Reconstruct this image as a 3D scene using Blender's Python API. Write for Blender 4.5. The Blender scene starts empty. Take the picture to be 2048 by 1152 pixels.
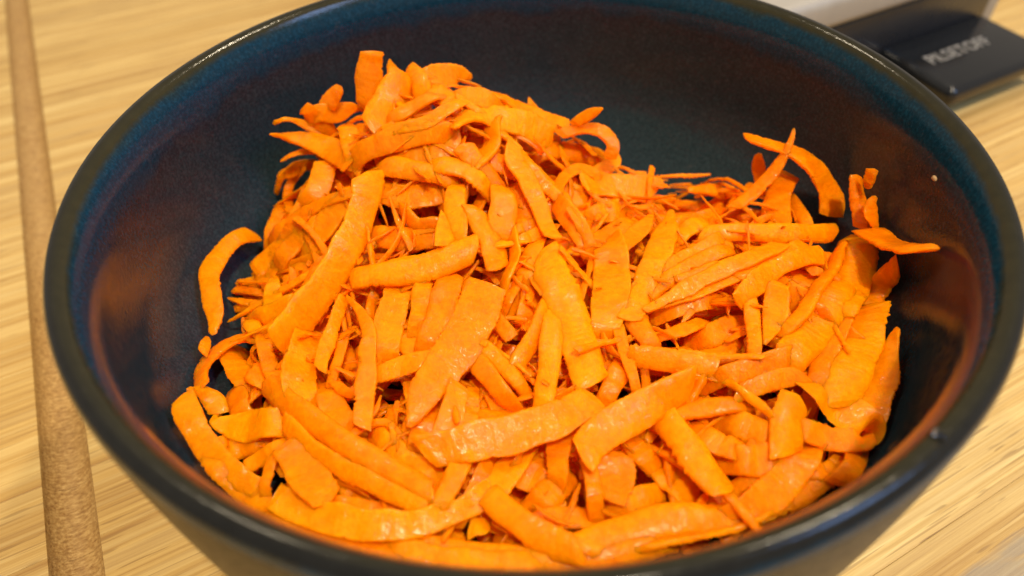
import bpy, bmesh, math, random
import numpy as np
from mathutils import Matrix, Vector

random.seed(7)
RNG = np.random.default_rng(11)
scene = bpy.context.scene
COL = scene.collection

# ------------------------------------------------------------------ camera
F_PX, PW, PH = 1420.0, 2048.0, 1152.0            # focal length in photo pixels
CAM = np.array([-0.00362346, -0.10832233, 0.14075858])
RGT = np.array([0.99947862, -0.02304066, -0.02261887])
DWN = np.array([-0.03228754, -0.71323638, -0.70017953])
FWD = np.array([0.0, 0.70054478, -0.71360844])
cam = bpy.data.cameras.new("camera")
cam.sensor_fit = 'HORIZONTAL'
cam.lens = 6.6
cam.sensor_width = 6.6 * PW / F_PX
cam.clip_start = 0.005
cam.clip_end = 20.0
cam.dof.use_dof = True
cam.dof.focus_distance = 0.138
cam.dof.aperture_fstop = 2.9
camo = bpy.data.objects.new("camera", cam)
camo.matrix_world = Matrix((
    (RGT[0], -DWN[0], -FWD[0], CAM[0]),
    (RGT[1], -DWN[1], -FWD[1], CAM[1]),
    (RGT[2], -DWN[2], -FWD[2], CAM[2]),
    (0, 0, 0, 1)))
COL.objects.link(camo)
scene.camera = camo

# ------------------------------------------------------------------ light
world = bpy.data.worlds.new("World")
scene.world = world
world.use_nodes = True
bg = world.node_tree.nodes["Background"]
bg.inputs[0].default_value = (1.0, 0.84, 0.66, 1)
bg.inputs[1].default_value = 0.38

def area(name, loc, target, size, power, color, shape='DISK', size_y=None):
    l = bpy.data.lights.new(name, 'AREA')
    l.shape = shape
    l.size = size
    if size_y:
        l.size_y = size_y
    l.energy = power
    l.color = color
    o = bpy.data.objects.new(name, l)
    o.location = loc
    d = Vector(target) - Vector(loc)
    o.rotation_euler = d.to_track_quat('-Z', 'Y').to_euler()
    COL.objects.link(o)
    return o

WARM = (1.0, 0.84, 0.60)
area("kitchen_ceiling_lamp", (0.12, -0.28, 0.86), (0, 0, .03), 0.06, 6.8, WARM)
area("kitchen_ceiling_lamp", (0.42, 0.40, 1.00), (0, 0, .03), 0.06, 4.2, WARM)
area("kitchen_ceiling_lamp", (-0.40, 0.55, 1.05), (0, 0, .03), 0.06, 2.2, WARM)
area("window_light", (1.10, -0.42, 1.15), (0, 0, .03), 0.42, 10.0, (0.30, 0.52, 1.0), 'RECTANGLE', 0.55)

vs = scene.view_settings
vs.view_transform = 'Standard'
vs.look = 'None'
vs.exposure = 0.0
vs.gamma = 1.0
vs.use_curve_mapping = False
scene.render.engine = 'CYCLES'
scene.cycles.use_denoising = True
scene.cycles.max_bounces = 14
scene.cycles.diffuse_bounces = 9
scene.cycles.glossy_bounces = 4
scene.cycles.sample_clamp_indirect = 6.0
scene.cycles.caustics_reflective = False
scene.cycles.caustics_refractive = False

# ------------------------------------------------------------------ node helper
class NT:
    def __init__(self, name):
        self.m = bpy.data.materials.new(name)
        self.m.use_nodes = True
        self.t = self.m.node_tree
        self.t.nodes.clear()
        self.out = self.t.nodes.new('ShaderNodeOutputMaterial')
        self.b = self.t.nodes.new('ShaderNodeBsdfPrincipled')
        self.t.links.new(self.b.outputs[0], self.out.inputs[0])

    def n(self, typ, ins=None, **kw):
        nd = self.t.nodes.new('ShaderNode' + typ)
        for k, v in kw.items():
            setattr(nd, k, v)
        for k, v in (ins or {}).items():
            self.put(nd.inputs[k], v)
        return nd

    def put(self, sock, v):
        if hasattr(v, 'is_output') or isinstance(v, bpy.types.NodeSocket):
            self.t.links.new(v, sock)
        else:
            sock.default_value = v

    def set(self, **kw):
        for k, v in kw.items():
            self.put(self.b.inputs[k.replace('_', ' ')], v)

    def coord(self, which='Object'):
        return self.n('TexCoord').outputs[which]

    def mapping(self, vec, scale=(1, 1, 1), loc=(0, 0, 0)):
        nd = self.n('Mapping', {'Vector': vec, 'Scale': scale, 'Location': loc})
        return nd.outputs[0]

    def noise(self, vec, scale, detail=2, rough=.5, out='Fac'):
        nd = self.n('TexNoise', {'Vector': vec, 'Scale': scale, 'Detail': detail, 'Roughness': rough})
        return nd.outputs[out]

    def ramp(self, fac, stops, interp='LINEAR'):
        nd = self.n('ValToRGB', {'Fac': fac})
        cr = nd.color_ramp
        cr.interpolation = interp
        while len(cr.elements) < len(stops):
            cr.elements.new(0.5)
        for e, (p, c) in zip(cr.elements, stops):
            e.position = p
            e.color = c if len(c) == 4 else (*c, 1)
        return nd.outputs[0]

    def mix(self, fac, a, b, mode='MIX'):
        nd = self.n('Mix', data_type='RGBA', blend_type=mode)
        self.put(nd.inputs['Factor'], fac)
        self.put(nd.inputs[6], a if not isinstance(a, tuple) or len(a) == 4 else (*a, 1))
        self.put(nd.inputs[7], b if not isinstance(b, tuple) or len(b) == 4 else (*b, 1))
        return nd.outputs[2]

    def math(self, op, a, b=0.0, c=0.0, clamp=False):
        nd = self.n('Math', operation=op, use_clamp=clamp)
        self.put(nd.inputs[0], a)
        self.put(nd.inputs[1], b)
        self.put(nd.inputs[2], c)
        return nd.outputs[0]

    def rng(self, v, a, b, c, d):
        nd = self.n('MapRange', {'Value': v, 'From Min': a, 'From Max': b, 'To Min': c, 'To Max': d})
        return nd.outputs[0]

    def bump(self, height, strength, dist, normal=None):
        nd = self.n('Bump', {'Height': height, 'Strength': strength, 'Distance': dist})
        if normal is not None:
            self.put(nd.inputs['Normal'], normal)
        return nd.outputs[0]

# ------------------------------------------------------------------ materials
def mat_carrot(name, c_dark, c_mid, c_light):
    k = NT(name)
    co = k.coord('Object')
    oi = k.n('ObjectInfo')
    rnd = oi.outputs['Random']
    off = k.n('VectorMath', {0: co, 1: k.n('CombineXYZ', {'X': rnd, 'Y': rnd, 'Z': rnd}).outputs[0]}, operation='ADD').outputs[0]
    big = k.noise(off, 260, 3, .55)
    fib = k.noise(off, 900, 2, .6)
    f = k.math('ADD', k.math('MULTIPLY', big, .50), k.math('MULTIPLY', fib, .50))
    f = k.math('ADD', f, k.rng(rnd, 0, 1, -.08, .08))
    col = k.ramp(f, [(.34, c_dark), (.50, c_mid), (.66, c_light)])
    fine = k.noise(off, 2400, 2, .6)
    h = k.math('ADD', k.math('MULTIPLY', fine, .45), k.math('MULTIPLY', fib, .75))
    nb = k.bump(h, .30, .0007)
    rough = k.rng(big, .35, .65, .30, .50)
    wet = k.ramp(k.noise(off, 150, 2, .5), [(.49, (0, 0, 0)), (.62, (1, 1, 1))])
    cn = k.bump(k.math('ADD', k.math('MULTIPLY', fine, .22), k.noise(off, 620, 2, .5)), .34, .0010)
    k.set(Base_Color=col, Roughness=rough, Normal=nb, IOR=1.38, Specular_IOR_Level=.10,
          Subsurface_Weight=.9, Subsurface_Radius=(1., .40, .03), Subsurface_Scale=.0032,
          Coat_Weight=k.math('ADD', .06, k.math('MULTIPLY', wet, .52)), Coat_Roughness=.11, Coat_IOR=1.36)
    k.put(k.b.inputs['Coat Normal'], cn)
    k.b.subsurface_method='BURLEY'
    return k.m

M_CARROT = mat_carrot("carrot_flesh", (.80, .172, .0001), (.87, .216, .0001), (.91, .262, .0002))
M_PALE = mat_carrot("carrot_pale_core", (.84, .198, .0001), (.90, .250, .0002), (.93, .305, .0006))
M_GREEN = mat_carrot("carrot_green_shoulder", (.66, .26, .002), (.88, .22, .001), (.95, .17, .0006))

def mat_bowl():
    k = NT("speckled_blue_glaze")
    co = k.coord('Object')
    sep = k.n('SeparateXYZ', {0: co})
    x, y, z = sep.outputs
    streak = k.noise(k.mapping(co, (1, 1, .16)), 900, 2, .6)
    wob = k.noise(k.mapping(co, (1, 1, .5)), 38, 3, .55)
    wob2 = k.noise(k.mapping(co, (1, 1, .35)), 240, 2, .6)
    zz = k.math('ADD', z, k.math('ADD', k.rng(wob, .25, .75, -.0026, .0026), k.rng(wob2, 0, 1, -.0016, .0016)))
    zn = k.rng(zz, .030, .070, 0, 1)
    col = k.ramp(zn, [(0.0, (.017, .032, .041)), (.36, (.017, .032, .041)), (.55, (.017, .029, .037)), (.68, (.020, .025, .032)),
                      (.735, (.006, .030, .052)), (.88, (.005, .034, .066)), (.93, (.014, .030, .034))])
    speck = k.ramp(k.noise(co, 1500, 2, .65), [(.38, (.55, .55, .55)), (.52, (1, 1, 1)), (.70, (2.1, 2.1, 2.0))])
    spk2 = k.ramp(k.noise(co, 420, 3, .7), [(.62, (0, 0, 0)), (.74, (1, 1, 1))])
    col = k.mix(.50, col, k.mix(1.0, col, speck, 'MULTIPLY'))
    col = k.mix(k.math('MULTIPLY', spk2, .22), col, (.085, .080, .078))
    col = k.mix(k.math('MULTIPLY', k.ramp(streak, [(.5, (0, 0, 0)), (.75, (1, 1, 1))]), .22), col, (.03, .045, .055))
    # bare clay rim and outside: radius from the axis tells the inner from the outer face
    r = k.math('SQRT', k.math('ADD', k.math('MULTIPLY', x, x), k.math('MULTIPLY', y, y)))
    rimmask = k.rng(r, .0753, .0770, 0, 1)
    olive = k.mix(k.noise(co, 300, 3, .6), (.020, .019, .010), (.046, .040, .017))
    grey = k.mix(k.noise(co, 500, 3, .6), (.008, .0085, .0085), (.016, .0165, .016))
    rimcol = k.mix(k.rng(r, .0774, .0796, 0, 1), olive, grey)
    rimz = k.rng(k.math('ADD', z, k.rng(wob2, 0, 1, -.0004, .0004)), .0656, .0666, 0, 1)
    col = k.mix(rimz, col, rimcol)
    outer = k.rng(r, .0, .001, 0, 1)
    # outside wall: below the lip and beyond the inner radius
    inner_r = k.math('ADD', .0741, k.math('MULTIPLY', k.math('SUBTRACT', z, .034), .055))
    low = k.math('MULTIPLY', k.math('MAXIMUM', k.math('SUBTRACT', .034, z), 0.0), .6)
    inner_r = k.math('SUBTRACT', inner_r, low)
    om = k.math('MULTIPLY', k.math('GREATER_THAN', r, k.math('ADD', inner_r, .0030)), k.rng(z, .0640, .0652, 1, 0))
    outcol = k.mix(k.noise(co, 160, 4, .6), (.010, .009, .0075), (.020, .017, .014))
    outcol = k.mix(k.rng(z, .060, .064, 0, 1), outcol, grey)
    col = k.mix(om, col, outcol)
    matte = k.math('MAXIMUM', om, k.math('MULTIPLY', rimz, .8))
    rough = k.math('ADD', k.math('MULTIPLY', om, .20), k.rng(k.noise(co, 700, 2, .5), .3, .7, .09, .18))
    b1 = k.bump(k.noise(co, 130, 2, .5), .03, .0008)
    b2 = k.bump(k.noise(co, 1500, 3, .6), k.math('ADD', .12, k.math('MULTIPLY', om, .30)), .0003, b1)
    k.set(Base_Color=col, Roughness=rough, Normal=b2, IOR=1.5, Specular_IOR_Level=.26)
    return k.m

def mat_bamboo():
    k = NT("bamboo_wood")
    co = k.coord('Object')
    rnd = k.n('ObjectInfo').outputs['Random']
    off = k.n('VectorMath', {0: co, 1: k.n('CombineXYZ', {'X': k.math('MULTIPLY', rnd, 3.0), 'Y': k.math('MULTIPLY', rnd, 7.0), 'Z': 0.0}).outputs[0]}, operation='ADD').outputs[0]
    g1 = k.noise(k.mapping(off, (.012, 1, 1)), 1100, 6, .80)
    g2 = k.noise(k.mapping(off, (.012, 1, 1)), 190, 3, .6)
    g3 = k.noise(k.mapping(off, (.25, 1, 1)), 45, 2, .5)
    g4 = k.noise(k.mapping(off, (.010, 1, 1)), 420, 2, .5)
    f = k.math('ADD', k.math('ADD', k.math('MULTIPLY', g1, .50), k.math('MULTIPLY', g2, .34)), k.math('MULTIPLY', g3, .16))
    col = k.ramp(f, [(.38, (.42, .245, .078)), (.46, (.58, .390, .140)), (.53, (.70, .510, .205)), (.60, (.82, .66, .32))])
    tint = k.ramp(rnd, [(0, (.78, .67, .50)), (.35, (1.0, .93, .80)), (.7, (.88, .77, .60)), (1, (1.04, 1.0, .90))])
    col = k.mix(1.0, col, tint, 'MULTIPLY')
    line = k.ramp(g4, [(.36, (1, 1, 1)), (.42, (0, 0, 0))])
    col = k.mix(k.math('MULTIPLY', line, .22), col, (.36, .20, .065))
    strand = k.ramp(k.noise(k.mapping(off, (.007, 1, 1)), 430, 1, .4), [(.49, (0, 0, 0)), (.515, (1, 1, 1))])
    col = k.mix(k.math('MULTIPLY', strand, .22), col, (.78, .60, .27))
    strand2 = k.ramp(k.noise(k.mapping(off, (.009, 1, 1)), 760, 1, .4), [(.56, (0, 0, 0)), (.585, (1, 1, 1))])
    col = k.mix(k.math('MULTIPLY', strand2, .24), col, (.40, .225, .070))
    hair = k.ramp(k.noise(k.mapping(off, (.022, 1, 1)), 1500, 1, .4), [(.64, (0, 0, 0)), (.67, (1, 1, 1))])
    col = k.mix(k.math('MULTIPLY', hair, .45), col, (.27, .135, .040))
    # dark fibre dashes
    dash = k.ramp(k.noise(k.mapping(off, (.10, 1, 1)), 520, 2, .5), [(.655, (0, 0, 0)), (.69, (1, 1, 1))])
    col = k.mix(k.math('MULTIPLY', dash, .45), col, (.20, .095, .030))
    # the juice groove cuts open end fibres: darker, rougher wood below the surface
    sep = k.n('SeparateXYZ', {0: co})
    gz = k.rng(sep.outputs[2], -.0009, -.0003, 1, 0)
    gcol = k.ramp(k.noise(k.mapping(off, (.35, 1, 1)), 1500, 4, .75), [(.34, (.22, .105, .029)), (.5, (.42, .242, .080)), (.66, (.62, .41, .160))])
    col = k.mix(k.math('MULTIPLY', gz, .85), col, gcol)
    # one greyer, less saturated patch near the front right corner
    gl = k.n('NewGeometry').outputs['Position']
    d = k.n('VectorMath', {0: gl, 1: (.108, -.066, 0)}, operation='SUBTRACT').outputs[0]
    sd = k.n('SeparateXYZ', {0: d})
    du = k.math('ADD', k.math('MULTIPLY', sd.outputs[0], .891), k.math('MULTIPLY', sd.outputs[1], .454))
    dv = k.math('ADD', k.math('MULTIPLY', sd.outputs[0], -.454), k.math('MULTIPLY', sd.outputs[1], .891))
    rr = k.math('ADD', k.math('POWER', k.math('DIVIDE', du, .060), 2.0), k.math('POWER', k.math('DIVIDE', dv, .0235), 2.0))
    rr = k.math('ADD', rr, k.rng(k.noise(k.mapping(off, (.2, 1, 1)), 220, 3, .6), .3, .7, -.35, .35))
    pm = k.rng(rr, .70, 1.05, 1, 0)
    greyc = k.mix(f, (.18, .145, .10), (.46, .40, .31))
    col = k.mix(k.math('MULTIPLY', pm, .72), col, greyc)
    hb = k.math('ADD', k.math('MULTIPLY', g1, .7), k.math('MULTIPLY', k.noise(off, 1600, 2, .6), k.math('ADD', .12, k.math('MULTIPLY', gz, .5))))
    k.set(Base_Color=col, Roughness=k.rng(g2, .3, .7, .42, .62), Normal=k.bump(hb, .45, .0005), IOR=1.45)
    return k.m

def mat_plain(name, col, rough, metallic=0.0, bump=.05, scale=900, var=.12, coat=0.0):
    k = NT(name)
    co = k.coord('Object')
    nz = k.noise(co, scale * .15, 3, .6)
    c = k.mix(nz, tuple(v * (1 - var) for v in col), tuple(min(1, v * (1 + var)) for v in col))
    k.set(Base_Color=c, Roughness=k.rng(nz, .3, .7, rough * .85, rough * 1.15), Metallic=metallic,
          Normal=k.bump(k.noise(co, scale, 2, .5), bump, .0003), Coat_Weight=coat)
    return k.m

M_BOWL = mat_bowl()
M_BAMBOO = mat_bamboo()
M_DARK = mat_plain("dark_plastic", (.017, .019, .024), .30, bump=.04)
M_LIP = mat_plain("glossy_dark_plastic", (.009, .011, .0145), .16, bump=.03)
M_PALEGREY = mat_plain("pale_grey_plastic", (.37, .345, .305), .42, bump=.03)
M_INK = mat_plain("white_print", (.30, .29, .275), .5)
M_COUNTER = mat_plain("stone_counter", (.16, .15, .14), .35, scale=400, var=.4)
M_CRUMB = mat_plain("dry_crumb", (.42, .26, .12), .6, bump=.4, scale=3000)

def mat_water():
    k = NT("water")
    k.set(Base_Color=(1, 1, 1, 1), Roughness=.02, IOR=1.33, Transmission_Weight=1.0)
    n = k.noise(k.coord('Object'), 900, 1, .5)
    k.set(Normal=k.bump(n, .03, .0001))
    return k.m
M_WATER = mat_water()

# ------------------------------------------------------------------ object helpers
def link(name, mesh, mat=None, parent=None):
    o = bpy.data.objects.new(name, mesh)
    COL.objects.link(o)
    if mat is not None and not mesh.materials:
        mesh.materials.append(mat)
    if parent is not None:
        o.parent = parent
    return o

def tag(o, label=None, cat=None, group=None, kind=None):
    if label: o['label'] = label
    if cat: o['category'] = cat
    if group: o['group'] = group
    if kind: o['kind'] = kind
    return o

def np_mesh(name, V, Fq, smooth=True, tris=None):
    me = bpy.data.meshes.new(name)
    V = np.asarray(V, dtype=np.float32)
    nq = len(Fq)
    nt = 0 if tris is None else len(tris)
    loops = [np.asarray(Fq, dtype=np.int32).ravel()]
    if nt: loops.append(np.asarray(tris, dtype=np.int32).ravel())
    loops = np.concatenate(loops)
    me.vertices.add(len(V))
    me.vertices.foreach_set('co', V.ravel())
    me.loops.add(len(loops))
    me.loops.foreach_set('vertex_index', loops)
    me.polygons.add(nq + nt)
    starts = np.concatenate([np.arange(nq) * 4, nq * 4 + np.arange(nt) * 3]).astype(np.int32)
    me.polygons.foreach_set('loop_start', starts)
    me.polygons.foreach_set('use_smooth', np.full(nq + nt, smooth))
    me.update(calc_edges=True)
    me.validate()
    return me

def box_mesh(name, sx, sy, sz, bevel=.0008, seg=3):
    bm = bmesh.new()
    bmesh.ops.create_cube(bm, size=1)
    bmesh.ops.scale(bm, vec=(sx, sy, sz), verts=bm.verts)
    if bevel:
        bmesh.ops.bevel(bm, geom=bm.edges[:], offset=bevel, segments=seg, profile=.5, affect='EDGES')
    me = bpy.data.meshes.new(name)
    bm.to_mesh(me); bm.free()
    for p in me.polygons: p.use_smooth = True
    return me

def catmull(P, n):
    P = np.asarray(P, float)
    if len(P) == 2:
        t = np.linspace(0, 1, n)[:, None]
        return P[0] * (1 - t) + P[1] * t
    Q = np.vstack([2 * P[0] - P[1], P, 2 * P[-1] - P[-2]])
    d = np.linalg.norm(np.diff(P, axis=0), axis=1)
    s = np.concatenate([[0], np.cumsum(d)]); s /= s[-1]
    out = []
    for u in np.linspace(0, 1, n):
        k = min(max(np.searchsorted(s, u, side='right') - 1, 0), len(P) - 2)
        t = (u - s[k]) / max(s[k + 1] - s[k], 1e-9)
        p0, p1, p2, p3 = Q[k], Q[k + 1], Q[k + 2], Q[k + 3]
        out.append(.5 * ((2 * p1) + (-p0 + p2) * t + (2 * p0 - 5 * p1 + 4 * p2 - p3) * t * t + (-p0 + 3 * p1 - 3 * p2 + p3) * t ** 3))
    return np.array(out)

# ------------------------------------------------------------------ setting: counter
counter = link("countertop", box_mesh("countertop", 1.6, 1.2, .03, .002), M_COUNTER)
counter.location = (0.1, .15, -.0372)
tag(counter, "dark stone countertop under the bamboo board", None, kind='structure')

# ------------------------------------------------------------------ cutting board: strips glued side by side, juice groove across them
ANG = math.radians(27.0)
U = np.array([math.cos(ANG), math.sin(ANG)]); Vv = np.array([-math.sin(ANG), math.cos(ANG)])
GROOVE_A, GROOVE_B, GROOVE_D, BOARD_T = -.1096, -.0994, .0046, .022

board = bpy.data.objects.new("cutting_board", None)
COL.objects.link(board)
board.location = (0, 0, -BOARD_T)
board.rotation_euler = (0, 0, ANG)
tag(board, "bamboo cutting board with a juice groove under the bowl of carrots", "cutting board")

def strip_mesh(u0, u1, w):
    us = [u0, u0 + .0002]
    g = [GROOVE_A - .0008] + [GROOVE_A + (GROOVE_B - GROOVE_A) * (.5 - .5 * math.cos(math.pi * i_ / 18)) for i_ in range(19)] + [GROOVE_B + .0008]
    us += [u for u in g if u0 + .002 < u < u1 - .002]
    us += [u1 - .0002, u1]
    us = sorted(us)
    um = (u0 + u1) / 2
    def top(u):
        if GROOVE_A < u < GROOVE_B:
            q = (u - GROOVE_A) / (GROOVE_B - GROOVE_A) * 2 - 1
            return -GROOVE_D * math.sqrt(max(0, 1 - q * q))
        if u == u0 or u == u1: return -.00010
        return 0.0
    hw = w / 2 - .00002
    prof = lambda z: [(-hw, -BOARD_T + .0002), (-hw, z - .00009), (-hw + .00012, z), (hw - .00012, z), (hw, z - .00009), (hw, -BOARD_T + .0002)]
    V, Fq = [], []
    for u in us:
        for (v, z) in prof(top(u)):
            V.append((u - um, v, z))
    for i in range(len(us) - 1):
        for j in range(6):
            a, b = i * 6 + j, i * 6 + (j + 1) % 6
            Fq.append((a, b, b + 6, a + 6))
    n = (len(us) - 1) * 6
    for base, rev in ((0, True), (n, False)):
        q1 = (base, base + 1, base + 4, base + 5); q2 = (base + 1, base + 2, base + 3, base + 4)
        Fq += [q1[::-1], q2[::-1]] if not rev else [q1, q2]
    me = np_mesh("strip", V, Fq, smooth=False)
    return me, um

v = -.16
row = 0
while v < .34:
    w = random.choice((.0185, .020, .021, .0225))
    cuts = [-.26]
    u = -.26 + random.uniform(.06, .30)
    while u < .40:
        if not (GROOVE_A - .012 < u < GROOVE_B + .012):
            cuts.append(u)
        u += random.uniform(.16, .34)
    cuts.append(.44)
    for a, b in zip(cuts[:-1], cuts[1:]):
        me, um = strip_mesh(a + .00002, b - .00002, w)
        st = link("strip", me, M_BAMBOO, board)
        st.location = (um, v + w / 2, BOARD_T + random.uniform(-.00005, .00005))
    v += w
    row += 1

# ------------------------------------------------------------------ bowl (lathe)
def inner_r(z):
    z = np.asarray(z, float)
    q = np.clip((.046 - z) / .0385, 0, 1)
    return np.where(z > .046, .0741 + (z - .046) * .03, .0741 * (1 - q ** 2.4) ** .5)

OUTER = [(.0, .0025), (.036, .0025), (.038, .0000), (.042, .0000), (.0445, .0025), (.056, .0055), (.066, .0105), (.0725, .017), (.0762, .024), (.0779, .032),
         (.0789, .042), (.0796, .052), (.0799, .060), (.0800, .0640)]
RIM = [(.07985, .0657), (.0794, .0668), (.0787, .0676), (.0781, .0680), (.0774, .0677), (.0767, .0669), (.0759, .0655), (.0751, .0636)]
INNER = [(float(inner_r(z)), z) for z in (.0605, .056, .051, .046, .040, .034, .028, .024, .020, .016, .013, .0105, .009, .0080, .0077)]
INNER = [(r, z) for r, z in INNER if r > .004] + [(.0, .0075)]
PROF = OUTER + RIM + INNER
def smooth_profile(P, n):
    return catmull([(a, b, 0) for a, b in P], n)[:, :2]
prof = smooth_profile(PROF, 150)
prof[:, 0] = np.clip(prof[:, 0], 0, None) * 1.012; prof[0, 0] = 0; prof[-1, 0] = 0
SEG = 192
th = np.linspace(0, 2 * np.pi, SEG, endpoint=False)
wob = 1 + .0016 * np.sin(2 * th + .6) + .0008 * np.sin(3 * th + 2)      # hand-thrown, not quite round
V = [(0, 0, prof[0, 1])]
for r, z in prof[1:-1]:
    V += [(r * wb * math.cos(t), r * wb * math.sin(t), z) for t, wb in zip(th, wob)]
V.append((0, 0, prof[-1, 1]))
Fq, Ft = [], []
nr = len(prof) - 2
for j in range(SEG):
    j2 = (j + 1) % SEG
    Ft.append((0, 1 + j2, 1 + j))
    last = 1 + (nr - 1) * SEG
    Ft.append((last + j, last + j2, len(V) - 1))
    for i in range(nr - 1):
        a, b = 1 + i * SEG, 1 + (i + 1) * SEG
        Fq.append((a + j, a + j2, b + j2, b + j))
bowl = link("bowl", np_mesh("bowl", V, Fq, True, Ft), M_BOWL)
tag(bowl, "dark glazed stoneware bowl with teal band full of grated carrot", "bowl")
# ------------------------------------------------------------------ heap of grated carrot: a surface to lay the shreds on
def G(x, y, cx, cy, sx, sy):
    return np.exp(-((x - cx) / sx) ** 2 - ((y - cy) / sy) ** 2)

def heap(x, y):
    r = np.hypot(x, y)
    z = .034 + .024 * G(x, y, -.020, .038, .030, .026) + .006 * G(x, y, .05, -.01, .022, .03) + .005 * G(x, y, -.005, -.005, .03, .03)
    edge = .026 + .020 * G(x, 0, -.018, 0, .036, 1) + .002 * G(x, 0, .06, 0, .02, 1)
    z = z - .9 * np.clip(y - edge, 0, None)
    z = z - .35 * np.clip(-x - .045, 0, None) - .2 * np.clip(r - .062, 0, None)
    return np.clip(z, .010, .07)

TT = np.linspace(.045, .27, 1130)
def pix_ray(px, py):
    d = RGT * ((px - 1024) / F_PX) + DWN * ((py - 576) / F_PX) + FWD
    return d / np.linalg.norm(d)

def pix_depth(px, py):
    """distance along the pixel's ray to the heap, or to where the ray passes closest above it"""
    d = pix_ray(px, py)
    P = CAM + d * TT[:, None]
    r = np.hypot(P[:, 0], P[:, 1])
    ok = (P[:, 2] < .066) & (r < inner_r(P[:, 2]) - .002)
    gap = P[:, 2] - heap(P[:, 0], P[:, 1])
    k = np.where(ok & (gap < 0))[0]
    if len(k):
        return TT[k[0]]
    g2 = np.where(ok, gap, 9.0)
    if g2.min() > 1:
        return TT[np.argmin(np.abs(gap) + np.maximum(0, r - .071) * 4)]
    return TT[np.argmin(g2)]

def inside(p, hw):
    """keep a point clear of the bowl wall and floor"""
    z = max(p[2], .011)
    lim = float(inner_r(z)) - .0012 - hw
    r = math.hypot(p[0], p[1])
    q = np.array([p[0], p[1], z])
    if r > lim and z < .072:
        q[:2] *= lim / r
    return q

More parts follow.
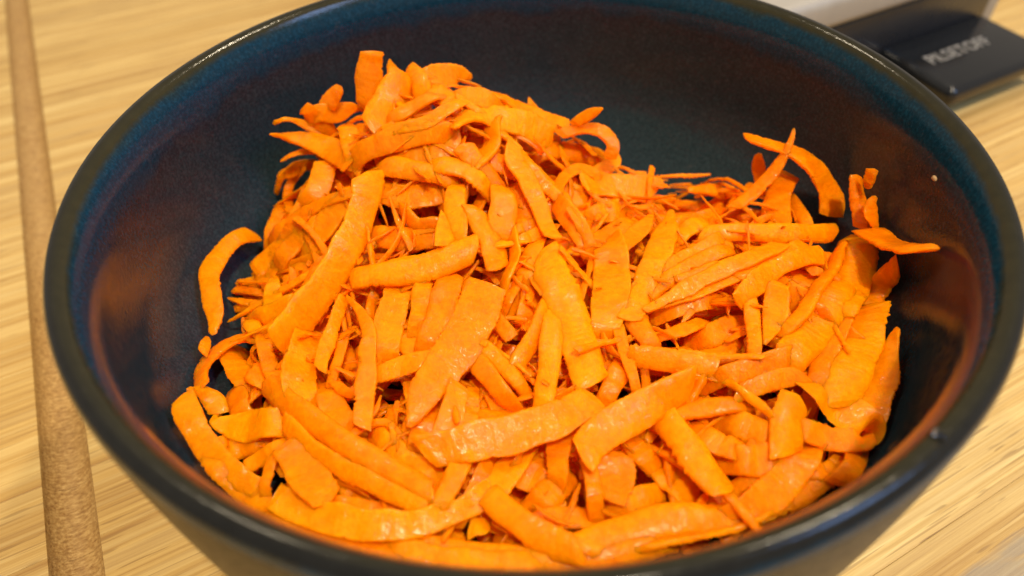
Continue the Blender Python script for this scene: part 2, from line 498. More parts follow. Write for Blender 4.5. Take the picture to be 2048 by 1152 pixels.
def shred_geo(P3, Wm, thick, roll, twist, camber, seed, jag=1.0, updir=None):
    """one torn ribbon of carrot: returns verts, quads, tris (world coordinates)"""
    rg = np.random.default_rng(seed)
    L = np.linalg.norm(np.diff(P3, axis=0), axis=1).sum()
    n = int(np.clip(L / .00024, 26, 230))
    C = catmull(P3, n)
    s = np.linspace(0, 1, n)
    W = np.interp(s, np.linspace(0, 1, len(Wm)), Wm)
    W = np.convolve(np.pad(W, 4, mode='edge'), np.ones(9) / 9, 'valid')
    T = np.gradient(C, axis=0); T /= np.linalg.norm(T, axis=1)[:, None]
    mid = C.mean(0)
    nrm = updir
    N = nrm - (T @ nrm)[:, None] * T
    N /= np.linalg.norm(N, axis=1)[:, None]
    B = np.cross(T, N)
    rl = roll + twist * (s - .5)
    N2 = N * np.cos(rl)[:, None] + B * np.sin(rl)[:, None]
    B2 = np.cross(T, N2)
    d = s * L
    def jn(f0, f1, k):
        o = np.zeros(n)
        for _ in range(k):
            o += np.sin(d * rg.uniform(f0, f1) + rg.uniform(0, 6.28)) * rg.uniform(.4, 1)
        return o / k ** .5
    # gentle waves out of the ribbon's plane
    C = C + N2 * (.0004 * jn(120, 420, 2))[:, None]
    amp = jag * (.00013 + .040 * W)
    def teeth():
        g_ = rg.uniform(.2, 1.2) ** 1.3
        o = .9 * jn(250, 900, 3) - 1.6 * np.clip(jn(900, 3200, 4) - .75, 0, None)
        md = np.clip(.45 + .8 * jn(160, 700, 3), .05, 1.8)
        return o + g_ * md * (.75 * jn(2200, 7600, 6) + .30 * jn(8000, 12000, 4))
    wl = W + amp * teeth()
    wr = W + amp * teeth()
    # torn ends
    e0, e1 = rg.uniform(.03, .26) * W.max(), rg.uniform(.03, .26) * W.max()
    e0, e1 = min(e0, L * .2), min(e1, L * .2)
    sk0, sk1 = rg.uniform(-.85, .85, 2)
    for wv, sg in ((wl, 1), (wr, -1)):
        x0 = np.clip(d / max(e0 * (1 + sg * sk0), 1e-5), 0, 1); x1 = np.clip((L - d) / max(e1 * (1 + sg * sk1), 1e-5), 0, 1)
        wv *= np.clip(x0 ** .6, .25, 1) * np.clip(x1 ** .6, .25, 1)
    wl = np.maximum(wl, .00015); wr = np.maximum(wr, .00015)
    shear = rg.uniform(-.9, .9, 2)
    tk = thick * (1 + .22 * jn(300, 1100, 4)) * np.clip(np.minimum(d, L - d) / .0012, .35, 1)
    tk = np.maximum(np.minimum(tk, (wl + wr) * .5), .00013)
    M = 16
    a = np.arange(M) / M * 2 * np.pi + np.pi / M
    cx = np.sign(np.cos(a)) * np.abs(np.cos(a)) ** .42
    sy = np.sign(np.sin(a)) * np.abs(np.sin(a)) ** .42
    X = np.where(cx[None, :] > 0, wr[:, None], wl[:, None]) * cx[None, :]
    hw = np.maximum(wl, wr)[:, None]
    thin = 1 - rg.uniform(.15, .75) * (np.clip(X / hw, 0, 1) if rg.random() < .5 else np.clip(-X / hw, 0, 1)) ** 2   # one edge shaved thin
    Y = tk[:, None] * sy[None, :] * thin
    Y = Y - camber * (X / hw) ** 2 * hw
    # lumpy fibre surface
    ph = rg.uniform(0, 6.28, 6)
    D = d[:, None]
    lump = (np.sin(D * 900 + X * 1500 + ph[0]) + np.sin(D * 1500 - X * 2100 + ph[1]) + np.sin(D * 2700 + X * 900 + ph[2])
            + .7 * np.sin(D * 4600 - X * 3900 + ph[3]) + .6 * np.sin(D * 6100 + X * 5200 + ph[4]))
    Y = Y + lump * .00004 * jag
    sh = shear[0] * np.exp(-(d / (1.2 * W.max())) ** 2) + shear[1] * np.exp(-((L - d) / (1.2 * W.max())) ** 2)
    Pt = C[:, None, :] + T[:, None, :] * (X * sh[:, None])[:, :, None] + B2[:, None, :] * X[:, :, None] + N2[:, None, :] * Y[:, :, None]
    V = Pt.reshape(-1, 3)
    idx = np.arange(n * M).reshape(n, M)
    q = np.stack([idx[:-1, :], np.roll(idx, -1, 1)[:-1, :], np.roll(idx, -1, 1)[1:, :], idx[1:, :]], -1).reshape(-1, 4)
    V = np.vstack([V, Pt[0].mean(0), Pt[-1].mean(0)])
    c0, c1 = n * M, n * M + 1
    r0, r1 = idx[0], idx[-1]
    t = np.vstack([np.stack([np.full(M, c0), np.roll(r0, -1), r0], -1), np.stack([np.full(M, c1), r1, np.roll(r1, -1)], -1)])
    return V, q, t

CARROT_GROUP = "grated carrot shreds heaped in the bowl"
SHREDS = []            # (object, centre, mean width, length, own label)

def make_shred(P3, Wm, seed, label=None, mat=None, thick=None, roll=None, twist=None, camber=None, jag=1.0, updir=None):
    rg = np.random.default_rng(seed + 5000)
    P3 = np.asarray(P3, float)
    Wm = np.asarray(Wm, float)
    wmean = Wm.mean()
    if thick is None: thick = float(np.clip(.00028 + .045 * wmean + rg.uniform(-.00006, .00018), .00026, .00062))
    if roll is None: roll = rg.normal(0, .26)
    if twist is None: twist = rg.normal(0, .55)
    if camber is None: camber = rg.uniform(-.15, .34)
    if updir is None:
        mid = P3.mean(0)
        tc = CAM - mid; tc /= np.linalg.norm(tc)
        updir = .55 * tc + .45 * np.array([0, 0, 1.]) + rg.normal(0, .12, 3)
    V, q, t = shred_geo(P3, Wm, thick, roll, twist, camber, seed, jag, updir)
    org = P3.mean(0)
    me = np_mesh("carrot_shred", V - org, q, True, t)
    o = link("carrot_shred", me, mat or M_CARROT)
    o.location = org
    L = np.linalg.norm(np.diff(P3, axis=0), axis=1).sum()
    tag(o, label, "carrot shred", CARROT_GROUP)
    SHREDS.append([o, org, wmean * 2, L, label])
    return o

def traced(pts, ws, lift=1.0, label=None, flags='', seed=0, **kw):
    """a shred whose course is read off the photograph and laid on the heap (lift in mm above or below it)"""
    pts = [(pts[i], pts[i + 1]) for i in range(0, len(pts), 2)]
    dep = np.array([pix_depth(*p) for p in pts])
    s = np.linspace(0, 1, len(pts))
    deg = 1 if ('s' in flags or len(pts) < 4) else 2
    dep = np.polyval(np.polyfit(s, dep, min(deg, len(pts) - 1)), s)
    ws = list(ws)
    for e in (0, -1):                                  # strips keep their width to a blunt end unless drawn to a point
        if ws[e] > 12: ws[e] = max(ws[e], .88 * max(ws))
    ws = np.interp(s, np.linspace(0, 1, len(ws)), ws)
    P, W = [], []
    for p, t, w in zip(pts, dep, ws):
        t2 = t - lift * .001
        hw = w * t2 / F_PX * .5
        q = inside(CAM + pix_ray(*p) * t2, hw * .55)
        P.append(q); W.append(hw * 1.06)
    if label is None and 's' not in flags:
        P = [np.array(q) for q in P]
        view = FWD * .7 + np.array([0, 0, -.7])
        for end, nxt in ((0, 1), (-1, -2)):
            d_ = P[end] - P[nxt]; d_ /= np.linalg.norm(d_)
            ext = inside(P[end] + d_ * .0045 + view * .0030, .0008)
            if end == 0: P.insert(0, ext); W.insert(0, W[0] * .95)
            else: P.append(ext); W.append(W[-1] * .95)
    mat = M_GREEN if 'g' in flags else M_PALE if 'y' in flags else None
    return make_shred(P, W, seed, label, mat, **kw)

# course x,y,... in photo pixels | widths along it in pixels | lift mm | label | flags (s standing, g green-shouldered, y pale core)
T = [
 # --- peak at the back
 ([745,102,738,160,736,222],[40,48,46],2,"upright stub of carrot standing on the top of the heap",'s'),
 ([808,146,790,190,768,225,742,262],[50,62,66,55],3,"broad flat slab leaning beside the upright stub on the peak",'sy'),
 ([842,166,880,152,915,148,944,156],[30,46,40,6],-2,"leaf-shaped carrot flake jutting from the back of the peak",'s'),
 ([774,130,786,145,800,160],[22,26,20],-1,None,'s'),
 ([815,135,836,155,845,192],[24,34,38],1,None,'s'),
 ([868,178,885,188,905,200],[36,46,40],0,None,''),
 ([682,172,668,195,654,218],[16,34,34],-1,None,'s'),
 ([640,224,668,228,706,216],[26,36,8],0,None,''),
 ([572,238,610,250,655,262],[8,26,28],-1,None,''),
 ([617,222,634,240,655,262],[22,32,28],0,None,''),
 ([539,270,575,273,610,279,660,296,706,326],[4,24,40,50,46],2,"spear-pointed strip jutting to the side below the peak",''),
 ([561,321,585,309,612,302,640,306],[8,14,16,16],1,"thin crooked sliver poking out beneath the spear-pointed strip",''),
 ([694,254,699,276,702,302],[30,36,30],2,None,''),
 ([716,310,750,292,800,276,870,262],[20,42,48,44],3,None,'y'),
 ([768,262,815,252,860,238,900,213,928,200],[16,26,30,28,22],4,"straight narrow stick laid across the top of the peak",''),
 ([790,232,825,212,860,192],[34,38,34],1,None,''),
 ([922,194,955,196,985,212],[34,44,38],0,None,''),
 ([980,190,1012,200,1048,217,1097,243,1140,254],[20,34,38,36,24],0,"long strip forming the ridge along the back of the heap",''),
 ([900,252,930,235,968,230,1032,243,1070,260,1105,282],[34,50,56,58,54,40],2,"broad arched strip draped over the peak of the heap",'y'),
 ([1058,204,1066,216,1078,232],[18,24,24],-3,None,'s'),
 ([1120,270,1148,260,1175,256,1200,261,1217,275,1225,295,1218,318],[22,24,26,28,28,24,16],2.5,"hooked curl of carrot bending down at the back of the heap",'s'),
 ([1146,250,1165,236,1185,224,1204,214],[16,22,22,10],2,"small pointed scrap sticking up from the hooked curl",'s'),
 ([1190,346,1215,333,1242,318],[24,32,30],-2,None,'s'),
 ([1090,303,1130,300,1192,312],[34,40,26],-2,None,''),
 ([1031,280,1028,305,1032,332,1056,366,1078,410,1095,455,1106,480],[30,36,38,38,36,30,14],4,"round-backed stick running down from the arched strip",'',),
 ([1054,330,1072,350,1090,372,1116,398],[12,24,24,20],2.5,None,''),
 ([1112,392,1118,372,1132,352,1158,338,1186,348,1203,368],[16,24,26,28,26,16],2,"small hoop of torn carrot arching over a dark hollow",''),
 ([1160,365,1195,374,1230,374,1270,378,1313,384],[24,46,60,62,48],2,"jagged crumpled sheet of carrot at the rear saddle of the heap",'y'),
 ([1140,384,1185,404,1240,416],[30,38,32],-2,None,''),
 ([984,252,980,290,945,326],[26,46,40],1,None,''),
 ([893,252,905,296,924,338],[34,44,38],0,None,'y'),
 ([878,328,925,338,962,362],[34,44,14],2,None,'y'),
 ([972,322,1000,328,1022,338],[34,38,34],0,None,''),
 ([800,300,845,305,900,318],[40,50,44],0,None,''),
 ([640,300,668,312,700,330],[24,30,26],-2,None,''),
 # --- upper left
 ([736,345,735,385,714,455,682,518,640,585,592,648,548,690],[48,56,60,62,66,72,66],6,"longest broad strip curving diagonally down the left of the heap",'y'),
 ([652,322,642,362,628,392,610,416],[34,42,44,36],3,"wet glittering strip hanging below the spear-pointed strip",'y'),
 ([612,332,586,358,575,392,583,428],[12,17,18,16],-1,"slender bowed sliver dangling behind the wet glittering strip",''),
 ([562,354,580,345,600,332],[10,24,16],-2,None,''),
 ([568,416,558,440,546,472],[20,32,34],0,None,''),
 ([702,384,640,411,590,438,552,470],[26,32,34,28],3,None,''),
 ([628,446,575,482,530,520,506,543],[36,50,50,36],3,"frayed strip end with bright torn edge beside the bowed shred",'y'),
 ([694,402,662,440,618,496],[44,56,46],1,None,''),
 ([612,462,590,490,562,520],[30,42,40],2,None,''),
 ([512,468,470,478,436,512,418,550,423,590,428,630,424,670],[24,30,32,38,36,32,12],3,"bowed shred standing away from the heap beside the dark wall",''),
 ([592,544,620,530,652,520],[36,46,40],0,None,''),
 ([472,570,492,564,515,562],[4,12,16],-1,None,''),
 ([465,583,492,580,524,584],[4,16,20],-1,None,''),
 ([453,597,480,600,514,606],[3,16,22],0,"splayed pointed fringe of carrot over the dark hollow",''),
 ([467,617,490,616,522,616],[8,18,20],-2,None,''),
 ([548,560,548,588,550,620],[8,34,38],2.5,None,'y'),
 ([514,540,535,566,552,590],[22,28,26],0,None,''),
 ([575,552,588,580,600,606],[22,30,26],0,None,''),
 ([518,636,552,622,596,604],[34,42,30],3,None,'y'),
 ([524,678,496,672,466,682,432,704,404,738,400,776],[18,28,32,34,34,22],2.5,"curved strip with a greenish tip lying near the dark wall",'g'),
 ([418,676,410,692,404,708],[10,22,18],2,"tiny greenish crown scrap at the foot of the bowed shred",'g'),
 ([500,646,512,658,524,674],[20,28,22],3,None,'y'),
 ([464,712,478,740,492,764],[34,46,40],1,None,''),
 ([520,722,514,750,512,775],[8,40,46],3,"yellow-green wedge of carrot below the longest broad strip",'g'),
 ([528,668,536,722,550,752,566,784],[24,30,32,28],2,None,''),
 ([610,684,600,724,596,760,604,800],[20,56,66,60],2,None,'y'),
 ([690,594,668,650,648,706,640,742],[14,26,28,26],4,"left leg of the V made by two sticks meeting at a point",''),
 ([688,676,676,712,662,764],[14,22,18],2,None,''),
 ([694,592,712,612,728,636,736,672,734,735,730,790,723,856],[6,18,28,34,38,40,34],5,"right leg of the V, a long stick bent near its top",''),
 ([688,708,700,732,712,756],[32,38,34],-3,None,''),
 ([754,580,746,604,740,632],[18,22,18],0,None,''),
 ([658,792,672,820,690,846],[44,50,40],1,None,''),
 # --- centre
 ([957,490,905,513,850,530,790,541,738,548,700,552],[44,56,62,60,52,38],5,"blunt-ended broad strip lying level across the upper middle",'y'),
 ([882,421,886,458,890,494],[6,32,48],4.5,"pointed triangular tip standing above the blunt-ended broad strip",'y'),
 ([912,382,910,420,917,474],[20,42,34],3,None,'y'),
 ([946,412,965,452,990,492,997,540],[30,42,54,24],3,"wedge-shaped strip tapering down beside the blunt-ended strip",''),
 ([1006,382,1008,420,1000,462],[48,56,44],2,None,''),
 ([1030,384,1044,430,1040,455],[34,42,30],0,None,''),
 ([1026,460,1050,452,1074,446],[20,24,20],1,None,''),
 ([1040,484,1062,474,1084,464],[20,24,20],1,None,''),
 ([738,372,790,388,840,388,898,378],[44,60,62,46],0,None,''),
 ([780,330,830,337,882,348],[34,46,38],2,None,'y'),
 ([808,424,832,450,870,448],[20,30,22],2,None,''),
 ([758,470,810,476,866,474],[44,52,44],1,None,''),
 ([1024,470,1028,506,1014,556],[26,36,28],2,None,'y'),
 ([1066,492,1058,525,1050,548],[40,46,34],2,None,''),
 ([1082,500,1110,560,1135,620,1160,690,1188,770],[44,72,80,74,44],5,"widest central strip plunging down the middle of the heap",'y'),
 ([1220,492,1224,536,1222,580,1212,645],[44,70,72,36],3.5,None,'y'),
 ([1116,408,1140,435,1170,482],[22,44,34],3,None,''),
 ([1190,432,1212,424,1234,424],[34,44,36],1,None,''),
 ([1190,484,1220,466,1254,446],[30,42,30],1,None,''),
 ([1302,432,1274,470,1240,494],[10,38,36],3,None,''),
 ([1346,420,1328,475,1305,528,1280,590,1256,642],[10,54,50,44,22],4,"lit strip pointing up at the left end of the fan of strips",'y'),
 ([1358,472,1378,458,1398,446],[28,40,30],2,None,'y'),
 ([1434,478,1400,500,1365,518,1318,542],[18,30,30,18],3,None,''),
 ([1442,500,1395,522,1350,548,1300,590],[22,32,30,14],3,None,''),
 ([1566,486,1520,508,1450,538,1372,578,1288,622],[22,34,34,30,12],4.5,"longest strip of the fan converging beside the lit strip",''),
 ([1602,492,1530,524,1462,554,1385,588,1305,618],[20,30,32,28,12],3,None,''),
 ([1428,534,1360,562,1294,584],[16,24,12],2.5,None,''),
 ([1648,507,1592,517,1540,545,1502,574,1474,606],[26,34,36,44,36],4.5,"forked strip with blunt lower end at the tip of the fan",'y'),
 ([1676,463,1640,465,1590,466,1530,464,1470,462,1400,466],[22,34,38,36,34,14],3.5,"straight level strip lying in front of the tall arch",'y'),
 # --- right rear
 ([1489,277,1525,286,1564,296,1602,318,1638,350,1661,390,1670,432],[14,32,38,42,44,44,42],2,"tall arch of carrot standing up at the right rear",'s'),
 ([1589,257,1578,289,1549,337,1506,385,1466,418],[6,15,25,27,22],4,"pointed stick crossing in front of the tall arch",'s'),
 ([1570,340,1556,395,1548,442],[30,44,58],3,None,'s'),
 ([1516,308,1518,340,1524,372],[12,24,24],0,None,'s'),
 ([1578,396,1592,418,1612,446],[16,26,24],1.5,None,''),
 ([1498,364,1500,378,1504,394],[14,17,16],-1,None,'s'),
 ([1712,350,1716,385,1722,420,1722,458],[15,26,28,28],1.5,"upright ragged shred leaning near the wall beside the arch",'s'),
 ([1748,336,1742,356,1736,378],[16,21,16],1,"small round-tipped scrap behind the upright ragged shred",'s'),
 ([1750,392,1740,412,1742,456],[8,24,26],1,None,'s'),
 ([1732,462,1762,474,1796,492,1840,500],[28,48,54,34],2.5,"angular chunk jutting toward the wall below the upright shred",''),
 ([1800,530,1780,560,1758,586,1730,612],[30,36,34,24],-1,"dim leg of carrot propping the angular chunk",''),
 ([1722,486,1718,532,1702,580,1690,612],[40,56,56,40],3,None,'y'),
 ([1680,498,1646,556,1612,612,1578,650],[20,32,32,20],3.5,None,''),
 ([1672,578,1636,652,1590,704],[44,74,62],3,None,'y'),
 ([1698,620,1674,664,1646,712,1632,776],[16,36,40,24],2,None,''),
 ([1738,612,1724,670,1706,718,1694,766,1684,814],[40,66,74,72,56],4,"broad finger of carrot hugging the right wall",'y'),
 ([1796,656,1780,697,1768,745,1754,800,1738,846],[8,38,48,48,22],2.5,"saw-edged strip outermost beside the right wall",'y'),
 ([1640,778,1677,815,1730,850],[44,72,50],3,None,'y'),
 ([1606,858,1655,876,1722,880],[32,46,36],3,None,'g'),
 ([1714,880,1712,908,1706,940],[36,42,36],0,None,''),
 ([1612,748,1570,756,1525,769,1470,786],[30,36,34,18],4,"short strip with dark blunt end below the leaf pair",'g'),
 ([1474,774,1500,796,1536,826],[14,17,16],4.5,None,'y'),
 ([1596,790,1580,848,1577,912],[52,66,14],4,"pale funnel-shaped flake narrowing to a yellow point",'y'),
 ([1556,566,1550,630,1530,692],[36,46,8],3,"leaf-shaped flake narrowing downward, one of the leaf pair",''),
 ([1502,598,1506,654,1509,712],[20,28,22],3.5,None,'y'),
 ([1530,717,1490,713,1425,708,1356,699],[10,14,15,10],4.5,"very thin straight sliver lying level in the right middle",'y'),
 ([1436,736,1400,732,1360,724,1300,716,1256,708],[22,40,46,44,20],4,"tapered leaf-like strip under the very thin sliver",''),
 ([1268,612,1276,646,1298,680],[32,46,34],3,None,'g'),
 ([1414,602,1380,610,1346,622],[30,34,26],1,None,''),
 ([1384,648,1360,660,1334,670],[26,32,26],2,None,''),
 ([1474,648,1445,662,1412,676],[40,48,40],-2,None,''),
 ([1236,650,1248,702,1268,760],[14,24,20],3,None,''),
 ([1240,736,1230,758,1220,782],[32,42,38],2,None,''),
 ([1580,712,1525,732,1458,750],[36,44,34],3,None,''),
 # --- middle
 ([976,566,956,620,926,680,886,735,850,786,820,856],[50,82,88,76,66,12],5,"thick twisted strip with torn lobe crossing the centre",''),
 ([894,568,882,626,860,680],[34,60,44],4,None,''),
 ([796,580,784,628,772,694],[44,58,46],2,None,'y'),
 ([846,576,840,612,834,640],[30,38,28],3,None,'y'),
 ([750,750,805,732,866,716],[32,40,30],3,None,'y'),
 ([800,660,815,682,832,704],[44,52,44],0,None,''),
 ([940,706,968,742,1004,784],[34,40,34],3,None,''),
 ([962,688,996,720,1030,754],[24,34,28],3,None,''),
 ([1092,620,1068,678,1040,730],[30,42,36],3,None,''),
 ([1106,634,1102,692,1094,752,1086,796],[30,46,46,34],4,None,'y'),
 ([982,626,1004,652,1024,678],[22,32,26],2,"torn scrap with frayed end over the central dark hollow",''),
 ([1006,622,1026,600,1048,578],[40,50,40],-1,None,''),
 ([1036,554,1028,578,1016,600],[18,24,14],1.5,None,''),
 ([1068,566,1062,598,1052,632],[36,46,36],-1,None,''),
 ([920,768,908,814,890,868,872,902],[34,46,50,20],4,"rounded shred tucked beside the torn lobe above the wide strip",''),
 ([946,790,944,815,940,846],[26,32,30],1,None,''),
 ([970,800,972,820,974,846],[20,25,22],-1,None,''),
 ([842,906,900,893,960,881,1030,867,1100,845,1150,820,1192,794],[40,66,74,76,74,66,42],6,"wide front strip lying level below the centre",'y'),
 ([1162,912,1188,878,1240,845,1300,810,1350,782,1388,764],[46,70,72,70,62,34],6.5,"wide front strip rising slantwise beside the level one",'y'),
 ([1318,830,1350,862,1388,910,1426,954,1456,990],[28,52,64,60,44],4.5,"broad strip running down from under the slanting front strip",'y'),
 ([1344,832,1405,815,1472,808],[28,38,34],3,None,''),
 ([1414,872,1440,890,1470,900],[38,48,40],2.5,None,''),
 ([1234,904,1230,950,1218,1002],[56,70,58],2,"lumpy coarse chunk beneath the slanting front strip",''),
 ([1180,938,1186,964,1190,992],[26,34,28],3,None,''),
 ([1270,880,1282,894,1298,912],[44,52,44],1,None,''),
 ([1336,936,1352,956,1376,982],[64,78,64],-1.5,None,''),
 ([1120,894,1116,920,1112,950],[48,44,16],2,None,''),
 ([1116,968,1098,986,1080,1004],[50,60,50],0,None,''),
 ([1300,992,1276,1000,1250,1016],[40,46,40],1,None,''),
 # --- front
 ([1150,1094,1220,1070,1300,1046,1370,1036,1440,1034,1504,1018],[34,54,62,62,54,40],3,"strip lying along the front rim on the right",'y'),
 ([970,982,1015,1026,1080,1074,1166,1108],[24,48,60,44],3.5,"strip slanting down to the front rim",''),
 ([545,990,600,1018,660,1038,730,1050,800,1050,870,1038,935,1012,986,980],[36,50,56,56,52,48,42,24],3,"long bowed strip curving along the front rim",'y'),
 ([524,764,566,800,612,834,660,868,722,906,790,942,868,986],[34,46,48,46,46,44,36],5,"upper of two long parallel strips curving to the front",''),
 ([566,842,618,894,680,934,742,964,800,994,852,1016],[26,36,38,38,36,28],4,"lower of two long parallel strips curving to the front",''),
 ([762,884,808,918,854,944],[40,52,38],2,None,'y'),
 ([700,874,732,853,772,846,803,876],[12,17,17,14],2.5,None,''),
 ([782,844,786,862,788,886],[12,15,12],3,None,''),
 ([834,888,844,860,850,832],[38,46,38],3,None,''),
 ([926,922,904,966,878,1008],[36,40,34],4,None,''),
 ([972,932,960,966,938,1002],[28,34,28],3,None,''),
 ([1030,928,1006,954,984,984],[52,60,34],1.5,None,'y'),
 ([1040,948,1066,958,1094,972],[48,58,46],-1,None,''),
 ([367,792,378,834,402,880,440,924,484,956,526,982],[40,46,46,46,40,26],3,"smooth plump strip pressed against the wall at the near side",''),
 ([376,778,404,786,428,802,438,828],[6,24,38,18],2.5,"ragged translucent flake beside the smooth plump strip",'g'),
 ([462,786,474,802,482,822],[36,48,34],2,None,''),
 ([430,842,462,852,500,854,536,846],[10,46,62,52],2.5,None,'y'),
 ([456,896,482,886,512,880],[34,52,46],1,None,''),
 ([488,936,514,920,548,896],[20,29,24],2,None,''),
 ([529,974,536,948,546,916],[16,21,18],3,None,''),
 ([572,884,596,928,622,962,660,1004],[26,54,74,56],3,"wedge-shaped sheet below the two parallel strips",''),
 ([690,966,716,986,744,1004],[34,42,34],-1,None,''),
 ([936,1062,956,1056,980,1060],[34,42,34],0,"wet shiny nub beside the strip slanting to the rim",'y'),
 ([842,1078,930,1092,1010,1104,1096,1114],[20,26,28,20],1,None,''),
 ([1606,916,1572,958,1530,998,1478,1030],[40,60,60,36],3,None,'g'),
 ([1572,926,1610,934,1650,940],[40,50,40],2,None,''),
 ([1620,976,1652,950,1690,922],[30,42,34],1,None,''),
 ([1468,846,1500,858,1540,872],[44,54,40],2,None,''),
 ([1478,920,1512,922,1550,914],[48,58,44],2,None,''),
 ([1500,960,1520,944,1544,930],[34,44,34],1,None,''),
 ([560,1030,630,1066,720,1092,800,1104],[30,42,42,32],2,None,''),
 ([790,1092,880,1112,970,1122,1060,1126],[30,40,42,34],2,None,'y'),
 ([1050,1122,1130,1124,1220,1112,1310,1092],[30,44,46,36],2,None,''),
 ([1290,1090,1370,1076,1450,1056,1530,1024],[30,44,46,34],2,None,'y'),
 ([1510,1034,1570,1004,1626,968,1672,936],[30,44,44,30],2,None,''),
 ([430,930,480,980,530,1014,590,1046],[26,36,38,30],1,None,''),
 ([640,1010,700,1020,760,1030,820,1024],[30,44,46,36],0,None,''),
 ([1040,1060,1100,1040,1160,1036],[36,46,40],0,None,''),
]
for i, rec in enumerate(T):
    pts, ws, lift, lab, fl = rec
    traced(pts, ws, lift, lab, fl, seed=100 + i)
N_TRACED = len(SHREDS)

# shreds half buried between the ones above
fill_rng = np.random.default_rng(3)
def random_shred_path(depth_lo, depth_hi, rg):
    while True:
        x, y = rg.uniform(-.066, .066), rg.uniform(-.066, .058)
        if math.hypot(x, y) < .064: break
    L = rg.uniform(.016, .042)
    a = rg.uniform(0, 2 * math.pi)
    bend = rg.uniform(-.9, .9)
    n = 5
    P = []
    drop = rg.uniform(depth_lo, depth_hi)
    tilt = rg.normal(0, .18)
    px, py = x - math.cos(a) * L / 2, y - math.sin(a) * L / 2
    for i in range(n):
        s = i / (n - 1)
        hh = float(heap(px, py)) - drop + tilt * (s - .5) * L
        P.append((px, py, hh))
        aa = a + bend * (s - .5)
        px += math.cos(aa) * L / (n - 1); py += math.sin(aa) * L / (n - 1)
    w = rg.uniform(.0011, .0034)
    ws = [w * rg.choice((.25, .9, 1)), w * rg.uniform(.85, 1.1), w * rg.uniform(.9, 1.1), w * rg.uniform(.85, 1.1), w * rg.choice((.25, .9, 1))]
    return [inside(np.array(p), w * .7) for p in P], ws

for i in range(96):
    thin_ = i % 2 == 0
    P, ws = random_shred_path(-.0020, .0020, fill_rng) if thin_ else random_shred_path(.0010, .0050, fill_rng)
    if thin_: ws = [min(w_, .0034) * .30 for w_ in ws]
    make_shred(P, ws, 900 + i, None, M_PALE if i % 5 == 0 else None, updir=np.array([0, 0, 1.]) + fill_rng.normal(0, .35, 3))

# the buried rest of the heap, which nobody could count
VV, QQ, TQ = [], [], []
off = 0
for i in range(420):
    P, ws = random_shred_path(.0045, .018, fill_rng)
    P = [np.array([p[0], p[1], max(p[2], .0115)]) for p in P]
    V_, q_, t_ = shred_geo(np.array(P)[::2], np.array(ws)[::2], .0007, fill_rng.normal(0, .4), .2, .1, 3000 + i, 1.0, np.array([0, 0, 1.]) + fill_rng.normal(0, .3, 3))
    VV.append(V_); QQ.append(q_ + off); TQ.append(t_ + off); off += len(V_)
for i in range(560):                                   # hair-thin slivers and crumbs lying about on top
    P, ws = random_shred_path(-.0022, .0015, fill_rng)
    P = np.array(P); c_ = P.mean(0)
    k_ = fill_rng.uniform(.12, .45)
    P = c_ + (P - c_) * k_
    P[:, 2] += fill_rng.normal(0, .3) * (np.linspace(-1, 1, len(P))) * .003
    V_, q_, t_ = shred_geo(P[::2], np.array(ws)[::2] * fill_rng.uniform(.12, .38), .00025, fill_rng.normal(0, .6), .6, .1, 5000 + i, .7, np.array([0, 0, 1.]) + fill_rng.normal(0, .4, 3))
    VV.append(V_); QQ.append(q_ + off); TQ.append(t_ + off); off += len(V_)
mass = link("grated_carrot", np_mesh("grated_carrot", np.vstack(VV), np.vstack(QQ), True, np.vstack(TQ)), M_CARROT)
tag(mass, "deep tangle of grated carrot filling the bowl under the top shreds", "grated carrot", kind='stuff')

# labels for the shreds without one of their own: size, and what they lie beside
heroes = [(s[1], s[4], s[0]) for s in SHREDS if s[4]]
LAND = {
 "upright stub of carrot standing": "the upright stub", "spear-pointed strip": "the spear-pointed strip", "broad arched strip": "the broad arched strip",
 "hooked curl": "the hooked curl", "jagged crumpled sheet": "the jagged crumpled sheet", "longest broad strip": "the longest diagonal strip",
 "wet glittering strip": "the wet glittering strip", "bowed shred standing": "the bowed shred", "right leg of the V": "the V of two sticks",
 "blunt-ended broad strip lying": "the blunt-ended level strip", "widest central strip": "the widest central strip", "longest strip of the fan": "the fan of strips",
 "straight level strip": "the straight level strip", "tall arch": "the tall arch", "angular chunk": "the angular chunk", "broad finger": "the broad finger",
 "pale funnel-shaped": "the pale funnel-shaped flake", "very thin straight": "the very thin level sliver", "thick twisted strip": "the thick twisted strip",
 "wide front strip lying": "the wide level front strip", "wide front strip rising": "the slanting front strip", "broad strip running down": "the broad descending strip",
 "strip lying along the front rim": "the front-rim strip", "long bowed strip": "the long bowed strip", "upper of two": "the two long parallel strips",
 "smooth plump strip": "the plump strip", "wedge-shaped sheet": "the wedge-shaped sheet", "curved strip with a greenish": "the greenish-tipped strip",
 "lumpy coarse": "the lumpy coarse chunk", "round-backed stick": "the round-backed stick", "small hoop": "the small torn hoop",
}
landmarks = []
for c, lab, o in heroes:
    for k_, ph_ in LAND.items():
        if lab.startswith(k_): landmarks.append((c, ph_))
from collections import Counter
def shred_kind(o, w, L):
    ratio = L / max(w, 1e-5)
    tone = {"carrot_pale_core": "pale ", "carrot_green_shoulder": "yellow-green "}.get(o.data.materials[0].name, "")
    if ratio > 9: return tone + "slender sliver"
    if ratio > 5.5: return tone + ("narrow strip" if L < .024 else "long strip")
    if ratio > 3.4: return tone + "stubby shred"
    return tone + "broad flake"
todo = []
for idx, (o, c, w, L, lab) in enumerate(SHREDS):
    if lab: continue
    near = sorted(landmarks, key=lambda q: np.linalg.norm(q[0] - c))
    where = "half buried" if idx >= N_TRACED else "lying"
    kd = shred_kind(o, w, L)
    todo.append((o, f"{kd} {where} beside {near[0][1]}", f"{kd} {where} between {near[0][1]} and {near[1][1]}"))
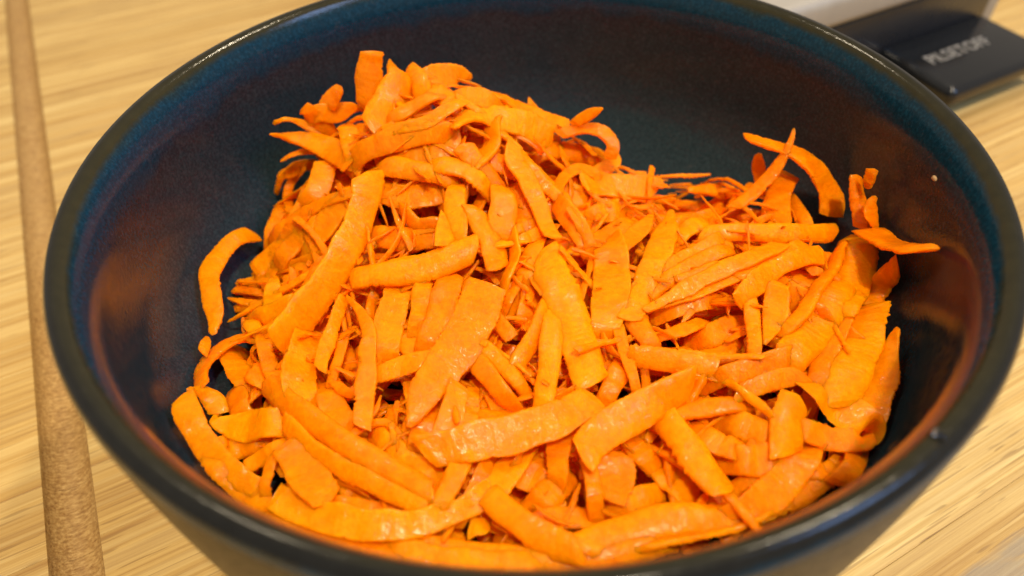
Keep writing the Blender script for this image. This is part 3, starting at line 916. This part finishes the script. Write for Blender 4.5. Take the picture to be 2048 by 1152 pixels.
cnt = Counter(t_[1] for t_ in todo)
final = {}
for o, l1, l2 in todo:
    use = l1 if cnt[l1] == 1 or len(l2.split()) > 16 else l2
    final.setdefault(use, []).append(o)
width_of = {s_[0].name: s_[2] for s_ in SHREDS}
for use, objs in final.items():
    words = {2: ("narrower", "wider"), 3: ("narrowest", "middling", "widest")}.get(len(objs))
    objs.sort(key=lambda o_: width_of[o_.name])
    for k_, o in enumerate(objs):
        o['label'] = f"{words[k_]} {use}" if words and len(use.split()) < 16 else use

# ------------------------------------------------------------------ crumb and droplet on the bowl
def blob(name, r, squash, seed, mat, amp=.15):
    bm = bmesh.new()
    bmesh.ops.create_icosphere(bm, subdivisions=3, radius=r)
    rg = random.Random(seed)
    f = [(rg.uniform(1, 3), rg.uniform(0, 6), rg.uniform(1, 3), rg.uniform(0, 6)) for _ in range(4)]
    for v_ in bm.verts:
        d = v_.co.normalized()
        k_ = 1 + amp * sum(math.sin(a * d.x * 2 + b) * math.sin(c_ * d.y * 2 + e) for a, b, c_, e in f) / 2
        v_.co = Vector((v_.co.x * squash[0] * k_, v_.co.y * squash[1] * k_, v_.co.z * squash[2] * k_))
    me = bpy.data.meshes.new(name)
    bm.to_mesh(me); bm.free()
    for p in me.polygons: p.use_smooth = True
    return link(name, me, mat)

def wall_point(px, py):
    d = pix_ray(px, py)
    P = CAM + d * np.linspace(.06, .26, 2400)[:, None]
    r = np.hypot(P[:, 0], P[:, 1])
    k = np.where((r > inner_r(P[:, 2])) & (P[:, 2] < .066) & (P @ d > CAM @ d + .03))[0]
    return P[k[0]]
p = wall_point(1873, 357)
cr = blob("crumb", .00055, (1.3, .8, .7), 4, M_CRUMB)
nrm = Vector((-p[0], -p[1], 0)).normalized()
cr.location = Vector(p) + nrm * .0004
cr.rotation_euler = nrm.to_track_quat('Z', 'Y').to_euler()
tag(cr, "tiny dry crumb stuck to the glazed inner wall of the bowl", "crumb")
ang = math.radians(-54.0)
dr = blob("water_droplet", .0009, (1.0, .8, .5), 9, M_WATER, .04)
dr.location = (.0784 * math.cos(ang), .0784 * math.sin(ang), .0680)
dr.rotation_euler = (0, .35, ang)
tag(dr, "tiny clear water droplet on the rim of the bowl", "droplet")

# ------------------------------------------------------------------ appliance behind the bowl
app = bpy.data.objects.new("kitchen_appliance", None)
COL.objects.link(app)
app.location = (0, 0, 0.0003)
app.rotation_euler = (0, 0, ANG)
tag(app, "dark plastic kitchen appliance with pale grey top and white lettering behind the bowl", "appliance")
def apart(name, mesh, mat, loc, parent=app, rot=(0, 0, 0)):
    o = link(name, mesh, mat, parent)
    o.location = loc
    o.rotation_euler = rot
    return o
apart("body", box_mesh("body", .150, .110, .030, .002), M_DARK, (.1605, .1115, .0152))
lip = apart("lip", box_mesh("lip", .056, .0335, .0070, .0030, 6), M_LIP, (.2055, .0410, .0102), rot=(math.radians(3), 0, 0))
tray = apart("top_tray", box_mesh("top_tray", .152, .114, .012, .0035, 5), M_PALEGREY, (.1595, .1105, .0365))
apart("end_panel", box_mesh("end_panel", .010, .100, .046, .002), M_PALEGREY, (.2415, .1090, .0232))
cu = bpy.data.curves.new("lettering", 'FONT')
cu.body = "PILSETOFF"
cu.size = .0074
cu.extrude = .00008
cu.align_x = 'CENTER'; cu.align_y = 'CENTER'
tmp = bpy.data.objects.new("tmp_text", cu)
COL.objects.link(tmp)
dg = bpy.context.evaluated_depsgraph_get()
tme = bpy.data.meshes.new_from_object(tmp.evaluated_get(dg))
bpy.data.objects.remove(tmp)
xs = [v_.co.x for v_ in tme.vertices]
sc_ = .0312 / (max(xs) - min(xs))
for v_ in tme.vertices: v_.co.x *= sc_
tme.materials.clear()
let = link("lettering", tme, M_INK, lip)
let.location = (-.004, .0012, .0036)
